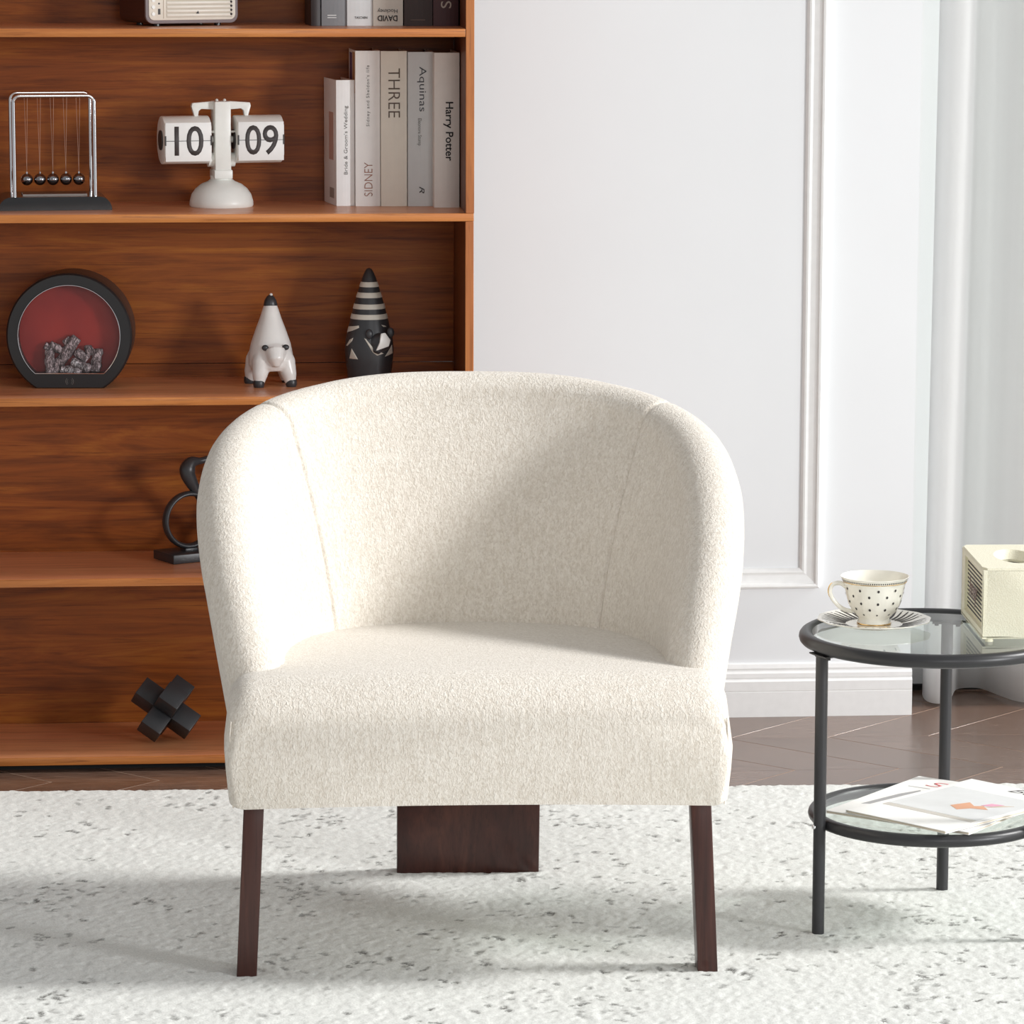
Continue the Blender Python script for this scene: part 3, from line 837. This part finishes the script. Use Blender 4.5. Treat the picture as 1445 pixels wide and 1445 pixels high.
for x in (.03, RW - .03):
    for y in (.02, RD - .02): MB().cyl((x, y, 0), (x, y, .006), .006, 12).build('foot', MAT['black'], rad)

# ================================================================== NEWTON'S CRADLE
cr = thing('pendulum_cradle', 'chrome pendulum cradle with five steel balls on a black base', 'desk toy', (-.7275, .098, ZT[1]), math.radians(5))
poly = [(-.099, 0), (.099, 0)]
for k in range(9):
    a = PI / 2 * k / 8; poly.append((.077 + .022 * math.cos(a), .001 + .0225 * math.sin(a)))
for k in range(9):
    a = PI / 2 + PI / 2 * k / 8; poly.append((-.077 + .022 * math.cos(a), .001 + .0225 * math.sin(a)))
bs = MB().prism(poly, 0, .135).build('base', plain('black_lacquer', (28, 29, 31), .18), cr, smooth=True, angle=.5)
MB().box(-.055, .058, .035, .10, .0235, .0262).build('mirror_plate', plain('brushed_plate', (120, 112, 108), .35, 1), bs)
def uframe(y):
    pts = [(-.0705, y, .020), (-.0705, y, .08)]
    for k in range(7):
        a = PI - PI / 2 * k / 6; pts.append((-.0705 + .012 + .012 * math.cos(a), y, .188 + .012 * math.sin(a)))
    for k in range(7):
        a = PI / 2 - PI / 2 * k / 6; pts.append((.0705 - .012 + .012 * math.cos(a), y, .188 + .012 * math.sin(a)))
    pts += [(.0705, y, .08), (.0705, y, .020)]
    f = MB().tube(pts, .0036, 12, flat=(0, 1, 0)).build('frame', MAT['chrome'], cr, smooth=True)
    for k in range(5):
        x = (k - 2) * .0229
        MB().cyl((x - .0018, y, .2), (x + .0018, y, .2), .0038, 10).build('string_clip', MAT['chrome'], f, smooth=True)
uframe(.012); uframe(.122)
STR = plain('nylon_string', (190, 150, 130), .5)
ball = MB().sphere((0, 0, 0), .0106, 24, 16).mesh('ball', MAT['steel_ball'], smooth=True, angle=3)
eye = MB().cyl((0, 0, .010), (0, 0, .0135), .0018, 8).mesh('eyelet', MAT['chrome'], smooth=True)
strm = MB().tube([(0, 0, .0135), (0, -.055, .150)], .00035, 5).mesh('string', STR)
strm2 = MB().tube([(0, 0, .0135), (0, .055, .150)], .00035, 5).mesh('string', STR)
for k in range(5):
    b = obj('ball', ball, cr, ((k - 2) * .0229, .067, .0500)); obj('eyelet', eye, b); obj('string', strm, b); obj('string', strm2, b)

# ================================================================== FLIP CLOCK
ck = thing('flip_clock', 'white retro flip clock on a domed base reading 10 09', 'clock', (-.4362, .176, ZT[1]), math.radians(11))
dome = [(0, 0), (.055, 0), (.057, .003), (.0565, .010), (.053, .022), (.046, .032), (.036, .040), (.024, .045), (.0195, .0485), (.0195, .055), (0, .055)]
MB().lathe(dome, 48).build('base', MAT['white_plastic'], ck, smooth=True, angle=.8)
MB().box(-.0145, .0145, -.020, .020, .052, .187).build('post', MAT['white_plastic'], ck, bevel=.002)
MB().box(-.0165, .0165, -.022, .022, .050, .066).build('collar', MAT['white_plastic'], ck, bevel=.002)
MB().cyl((-.024, 0, .083), (.024, 0, .083), .0125, 24).build('hub', MAT['white_plastic'], ck, smooth=True, angle=.6)
for x in (-.007, .007): MB().sphere((x, 0, .188), .003, 10, 8).build('screw', MAT['white_plastic'], ck, smooth=True)
axl = MB().cyl((-.095, 0, .119), (.095, 0, .119), .006, 14).build('axle', MAT['white_plastic'], ck, smooth=True)
for s in (-1, 1):
    # hook arm: out from the post top, then down to a point over the drum
    poly = [(s * .013, .187), (s * .052, .184), (s * .0535, .178), (s * .046, .152), (s * .0445, .146), (s * .0435, .152), (s * .0405, .170), (s * .036, .1735), (s * .013, .172)]
    if s < 0: poly = poly[::-1]
    MB().prism(poly, -.006, .006).build('arm', MAT['white_plastic'], ck, bevel=.001)
    # drum with a flat card face
    prof = []
    for k in range(25):
        a = math.radians(-52 + (360 - 2 * 52 + 104) * 0) ; 
    pr = []
    for k in range(33):
        a = math.radians(-142 + 284 * k / 32); pr.append((.0425 * math.cos(a), .0425 * math.sin(a)))     # (depth, height) : open side faces -y
    x0, x1 = (.0235, .1075) if s > 0 else (-.1075, -.0235)
    rows = [[(x, d, .119 + h_) for d, h_ in pr] for x in (x0, x0 + .0005, x1 - .0005, x1)]
    rows = [[(x, d, .119 + h_) for d, h_ in pr] for x in (x0, x1)]
    dr = MB().grid(rows, closed_v=True, cap0=True, cap1=True).build('drum', MAT['white_plastic'], ck, bevel=.0012, angle=.5)
    fy = .0425 * math.cos(math.radians(142)); fh = .0425 * math.sin(math.radians(142))
    card_lo = MB().box(x0 + .001, x1 - .001, fy - .0012, fy, .119 - fh - .010, .1186).build('flip_card', MAT['white_card'], dr, bevel=.0003)
    card_up = MB().box(x0 + .001, x1 - .001, fy - .0012, fy, .1194, .119 + fh + .006).build('flip_card', MAT['white_card'], dr, bevel=.0003)
    text('10' if s < 0 else '09', .052 if s < 0 else .0600, .0525, front((x0 + x1) / 2 + .001, fy - .0013, .119), MAT['digit'], dr, 'digit', bold=.012)
    MB().box(x0 + .001, x1 - .001, fy - .0019, fy - .0012, .1186, .1194).build('card_gap', MAT['digit'], dr)
    for x, d in ((x0, -1), (x1, 1)):
        MB().cyl((x - d * .001, 0, .119), (x + d * .0025, 0, .119), .0175, 28).build('end_cap', MAT['ink'], dr, smooth=True, angle=.5)
        MB().box(min(x, x - d * .0022), max(x, x - d * .0022), fy - .0022, fy + .002, .111, .128).build('card_clip', MAT['ink'], dr)
    MB().cyl((s * .0145, -.010, .133), (s * .024, -.010, .133), .0022, 10).build('pin', MAT['white_plastic'], ck, smooth=True)

# ================================================================== FIREPLACE LAMP
fp_ = thing('fireplace_lamp', 'round black fireplace lamp with charred logs behind a red window', 'lamp', (-.7085, .142, ZT[2]), math.radians(-3.5))
R, ri, zc = .1115, .0905, .0935
def dshape(r, zb, n=56):
    a0 = math.asin(max(-1, (zb - zc) / r)); out = []
    for k in range(n + 1):
        a = a0 + (PI - 2 * a0) * k / n; out.append((r * math.cos(a), zc + r * math.sin(a)))
    return out
op, ip = dshape(R, 0), dshape(ri, .0265)
rows = [[(x, y, z) for x, z in p] for p, y in ((ip, .03), (ip, .0), (dshape(ri + .0015, .0250), -.002), (dshape(R - .003, .0015), -.002), (op, .002), (op, .032))]
MB().grid(rows, closed_v=True).build('front_frame', plain('black_frame', (30, 30, 32), .4), fp_, smooth=True, angle=.5)
MB().prism(dshape(R - .0015, .001), .032, .112).build('drum_case', plain('dark_bronze_case', (62, 48, 44), .4), fp_, smooth=True, angle=.5)
MB().tube([(x, -.0026, z) for x, z in ip], .0009, 6, closed=True).build('window_rim', MAT['chrome'], fp_, smooth=True)
redm = Mat('red_backdrop', srgb(160, 46, 40), .35)
redm.color(redm.ramp(redm.noise(redm.coord(), 9, 3), [(.3, srgb(140, 36, 34)), (.7, srgb(176, 58, 48))]))
MB().prism(dshape(ri + .002, .024), .028, .031).build('red_backdrop', redm.m, fp_)
random.seed(3)
def log(a, b, r):
    pts = []; a, b = Vector(a), Vector(b); n = 7; rads = []
    for i in range(n + 1):
        pts.append(a.lerp(b, i / n) + Vector((random.uniform(-1, 1), random.uniform(-.5, .5), random.uniform(-1, 1))) * r * .10); rads.append(r * random.uniform(.86, 1.08))
    rads[0] *= .85; rads[-1] *= .85
    rads = [q_ * 1.22 for q_ in rads]; M = MB().tube(pts, rads, 9); o = M.build('log', MAT['charcoal'], fp_, smooth=True, angle=.9); return o
zf = .0265
for a, b, r in (((-.030, .017, zf), (.012, .019, zf + .062), .0085), ((-.036, .012, zf), (-.037, .014, zf + .040), .0075), ((-.036, .02, zf + .050), (-.012, .022, zf + .036), .0065),
                ((-.009, .022, zf + .060), (.004, .022, zf + .045), .0070), ((.010, .018, zf + .038), (.030, .018, zf + .022), .0072), ((.002, .008, zf + .020), (.036, .010, zf + .006), .0072),
                ((-.016, .008, zf + .006), (.022, .010, zf + .004), .0068), ((.044, .016, zf + .002), (.050, .018, zf + .042), .0080), ((.032, .021, zf + .048), (.036, .021, zf + .030), .0062),
                ((-.046, .02, zf + .048), (-.030, .021, zf + .040), .0055)):
    log(a, b, r)
MB().prism(dshape(ri + .001, .0255), .0015, .0030).build('window_pane', MAT['smoke_glass'], fp_)
for r in (.0045, .007):
    for a0 in (-55, 125):
        pts = [(r * math.cos(math.radians(a0 + 110 * k / 8)), -.0022, .0125 + r * math.sin(math.radians(a0 + 110 * k / 8))) for k in range(9)]
        MB().tube(pts, .00028, 5).build('touch_symbol', GREYI, fp_)

# ================================================================== WHITE FIGURINE
def remeshed(mb, name, mat, par, vox=.0016, it=6):
    o = mb.build(name, mat, par)
    r = o.modifiers.new('union', 'REMESH'); r.mode = 'VOXEL'; r.voxel_size = vox; r.use_smooth_shade = True
    s_ = o.modifiers.new('soften', 'SMOOTH'); s_.iterations = it; s_.factor = .5
    return o
wf = thing('dog_figurine', 'white ceramic animal figurine with pointed black tip and black feet', 'figurine', (-.3505, .170, ZT[2]), math.radians(8))
mb = MB().lathe([(0, .026), (.035, .028), (.0405, .036), (.0405, .055), (.0365, .075), (.0285, .098), (.020, .120), (.0135, .140), (.0085, .1525), (.004, .1585), (0, .1595)], 32, sx=.98, sy=1.05)
for x, y in ((-.027, -.030), (.031, -.030), (-.033, .030), (.033, .030)):
    mb.tube([(x * .55, y * .5, .066), (x * .72, y * .72, .044), (x * .92, y * .94, .020), (x, y * 1.03, .003)], [.014, .0185, .0135, .0085], 16)
mb.sphere((.002, -.032, .062), .0185, 20, 14, 1.15, .8, .95)
mb.tube([(.002, -.036, .066), (.002, -.046, .050), (.002, -.046, .038)], [.019, .0145, .006], 16)
remeshed(mb, 'body', MAT['white_ceramic'], wf, .0016, 14)
MB().lathe([(.0118, .1415), (.0126, .144), (.0106, .1525), (.0062, .1595), (.002, .1625), (0, .163)], 24).build('tip', MAT['matte_black'], wf, smooth=True)
MB().sphere((.001, -.001, .1622), .0030, 12, 8).build('tip_dot', MAT['white_ceramic'], wf, smooth=True)
for x in (-.0165, .0205): MB().sphere((x, -.0395, .0715), .0062, 14, 10, 1.0, .7, .85).build('ear', MAT['matte_black'], wf, smooth=True)
for x, y in ((-.027, -.0315), (.0315, -.0315), (-.034, .0305), (.034, .0305)):
    MB().lathe([(.0088, 0), (.0102, .004), (.0100, .010), (.0090, .0125), (0, .0128)], 18, c=(x, y, 0)).build('foot', MAT['matte_black'], wf, smooth=True)

# ================================================================== STRIPED FIGURINE
zf_ = thing('striped_figurine', 'black ceramic gnome figurine with white striped pointed hat', 'figurine', (-.1735, .180, ZT[2]), math.radians(0))
sprof = [(0, 0), (.036, 0), (.0385, .004), (.0395, .018), (.0425, .040), (.0440, .062), (.0425, .080), (.038, .100), (.0325, .122), (.0262, .146), (.019, .170), (.0125, .190), (.0085, .200), (.0045, .2065), (0, .2085)]
MB().lathe(sprof, 40).build('body', MAT['matte_black'], zf_, smooth=True, angle=2)
def sr(z):
    for (r0, z0_), (r1, z1_) in zip(sprof[1:], sprof[2:]):
        if z0_ <= z <= z1_ and z1_ > z0_: return r0 + (r1 - r0) * (z - z0_) / (z1_ - z0_)
    return .01
IV = plain('ivory_glaze', (206, 201, 190), .4)
for za, zb in ((.1750, .1840), (.1560, .1655), (.1360, .1450), (.1180, .1270)):
    za2, zb2 = za, zb
    rows = [[((sr(z_) + e) * math.cos(2 * PI * k / 40), (sr(z_) + e) * math.sin(2 * PI * k / 40), z_) for k in range(40)] for z_, e in ((za2, .0), (za2 + .0003, .0006), ((za2 + zb2) / 2, .0006), (zb2 - .0003, .0006), (zb2, .0))]
    MB().grid(rows, closed_v=True).build('hat_stripe', IV, zf_, smooth=True)
def wrap(poly, name, mat, e=.0007):
    """poly: (x, z) as seen from the front, wrapped on the body"""
    n = 8; pts = []
    for (xa, za), (xb, zb) in zip(poly, poly[1:] + poly[:1]):
        for k in range(n):
            pts.append((xa + (xb - xa) * k / n, za + (zb - za) * k / n))
    def P_(x, z_, ee):
        r = sr(z_); x = max(-r * .995, min(r * .995, x)); y = -math.sqrt(r * r - x * x); f = 1 + ee / r
        return (x * f, y * f, z_)
    cx = sum(p[0] for p in poly) / len(poly); cz = sum(p[1] for p in poly) / len(poly)
    rows = []
    for q in range(7):
        s_ = q / 6; ee = e if q < 6 else 0
        rows.append([P_(cx + (x - cx) * s_, cz + (z_ - cz) * s_, ee) for x, z_ in pts])
    return MB().grid(rows, closed_v=True).build(name, mat, zf_, smooth=True)
wrap([(-.043, .103), (-.020, .108), (-.0195, .104), (-.043, .092)], 'white_patch', IV)
wrap([(-.042, .070), (-.036, .082), (-.030, .086), (-.032, .080), (-.040, .070)], 'white_patch', IV)
wrap([(-.037, .048), (-.033, .067), (-.022, .048)], 'white_patch', IV)
wrap([(.020, .109), (.027, .107), (.030, .1045), (.024, .105)], 'white_patch', IV)
wrap([(.026, .052), (.040, .072), (.0415, .056)], 'white_patch', IV)
wrap([(-.011, .086), (-.008, .085), (.010, .063), (.024, .058), (.012, .055), (.004, .061)], 'white_patch', IV)
hd = MB()
hd.sphere((.018, -.036, .078), .0185, 20, 14, 1.1, .75, .95); hd.tube([(.016, -.040, .074), (.010, -.046, .060)], [.013, .006], 14)
remeshed(hd, 'head', MAT['matte_black'], zf_, .0014, 5)
MB().add([(.0085, -.0535, .064), (.0330, -.0500, .072), (.0365, -.0460, .083), (.0265, -.0500, .0975), (.0180, -.0525, .0960), (.0155, -.0550, .080),
          (.0125, -.0450, .068), (.0300, -.0420, .073), (.0345, -.0400, .082), (.0255, -.0430, .0935), (.0175, -.0440, .0915), (.0165, -.0450, .080)],
         [(0, 1, 2, 3, 4, 5), (11, 10, 9, 8, 7, 6)] + [(i, (i + 1) % 6, (i + 1) % 6 + 6, i + 6) for i in range(6)]).build('white_face', plain('white_glaze', (232, 230, 226), .35), zf_, bevel=.0015)
for x, zz in ((-.002, .093), (.036, .096)):
    MB().sphere((x, -.040, zz), .0085, 14, 10, .8, .6, 1.1).build('ear', MAT['matte_black'], zf_, smooth=True)

# ================================================================== RING SCULPTURE
rs = thing('ring_sculpture', 'black abstract sculpture of an upright ring and looping figure on a slab base', 'sculpture', (-.5278, .1395, ZT[3]), math.radians(28))
MB().box(0, .145, 0, .078, 0, .0165).build('base', MAT['matte_black'], rs, bevel=.0015)
rc = (.053, .039, .0165 + .0555)
pts = [(rc[0] + .0485 * math.cos(2 * PI * k / 64), rc[1], rc[2] + .0485 * math.sin(2 * PI * k / 64)) for k in range(64)]
rows = []
for k in range(64):
    a = 2 * PI * k / 64; ca, sa = math.cos(a), math.sin(a); row = []
    for q in range(12):
        b = 2 * PI * q / 12; rr_ = .0478 + .0048 * math.cos(b); row.append((rc[0] + rr_ * ca, rc[1] + .0095 * math.sin(b), rc[2] + rr_ * sa))
    rows.append(row)
MB().grid(rows, closed_u=True, closed_v=True).build('ring', MAT['matte_black'], rs, smooth=True, angle=3)
MB().box(rc[0] - .013, rc[0] + .013, rc[1] - .010, rc[1] + .010, .015, .0215).build('ring_foot', MAT['matte_black'], rs, bevel=.0015)
# looping figure rising from the far end of the slab
c28, s28 = math.cos(math.radians(28)), math.sin(math.radians(28))
def loc28(X, Z): 
    dx = X + .5278; dy = .19 - .1395
    return (c28 * dx + s28 * dy, .039, Z - ZT[3])
lp_ = spline([(.118, .039, .012), (.116, .039, .06), loc28(-.452, .432), loc28(-.470, .461), loc28(-.487, .485), loc28(-.4975, .507), loc28(-.488, .5225), loc28(-.466, .5245), loc28(-.440, .527), loc28(-.405, .520), loc28(-.385, .49), loc28(-.39, .44), loc28(-.41, .40), (.125, .039, .05)], 72)
rk = [(0, .009), (.15, .008), (.25, .0085), (.33, .0125), (.40, .0150), (.46, .0115), (.53, .0062), (.62, .0056), (.75, .007), (1, .008)]
MB().tube(lp_, [interp(rk, i / 71) for i in range(72)], 14, flat=(0, 1, 0)).build('looping_figure', MAT['matte_black'], rs, smooth=True, angle=3)

# ================================================================== JACK BLOCK
a_ = .0199
A = Vector((.80514, -.15897, -.57139)); B = Vector((.54146, .59016, .59878)); Cc = Vector((.24202, -.79148, .56124))
Mj = Matrix.Identity(4)
for i in range(3): Mj[i][0] = A[i]; Mj[i][1] = B[i]; Mj[i][2] = Cc[i]
jk = thing('cross_block', 'matte black six armed cross block ornament on the bottom shelf', 'ornament', (-.5445, .135, ZT[4]))
mbs = []
zmin = 9
for ax in range(3):
    for s in (-1, 1):
        lo = [-a_] * 3; hi = [a_] * 3
        lo[ax], hi[ax] = (a_, 3 * a_) if s > 0 else (-3 * a_, -a_)
        mbs.append((lo, hi))
        for q in range(8):
            p = Vector([(lo, hi)[(q >> k) & 1][k] for k in range(3)]); zmin = min(zmin, (Mj @ p).z)
Mj.translation = (0, 0, -zmin)
for lo, hi in mbs:
    MB().box(lo[0], hi[0], lo[1], hi[1], lo[2], hi[2]).build('arm', MAT['matte_black'], jk, bevel=.0016, matrix=Mj)
MB().box(-a_, a_, -a_, a_, -a_, a_).build('core', MAT['matte_black'], jk, matrix=Mj)
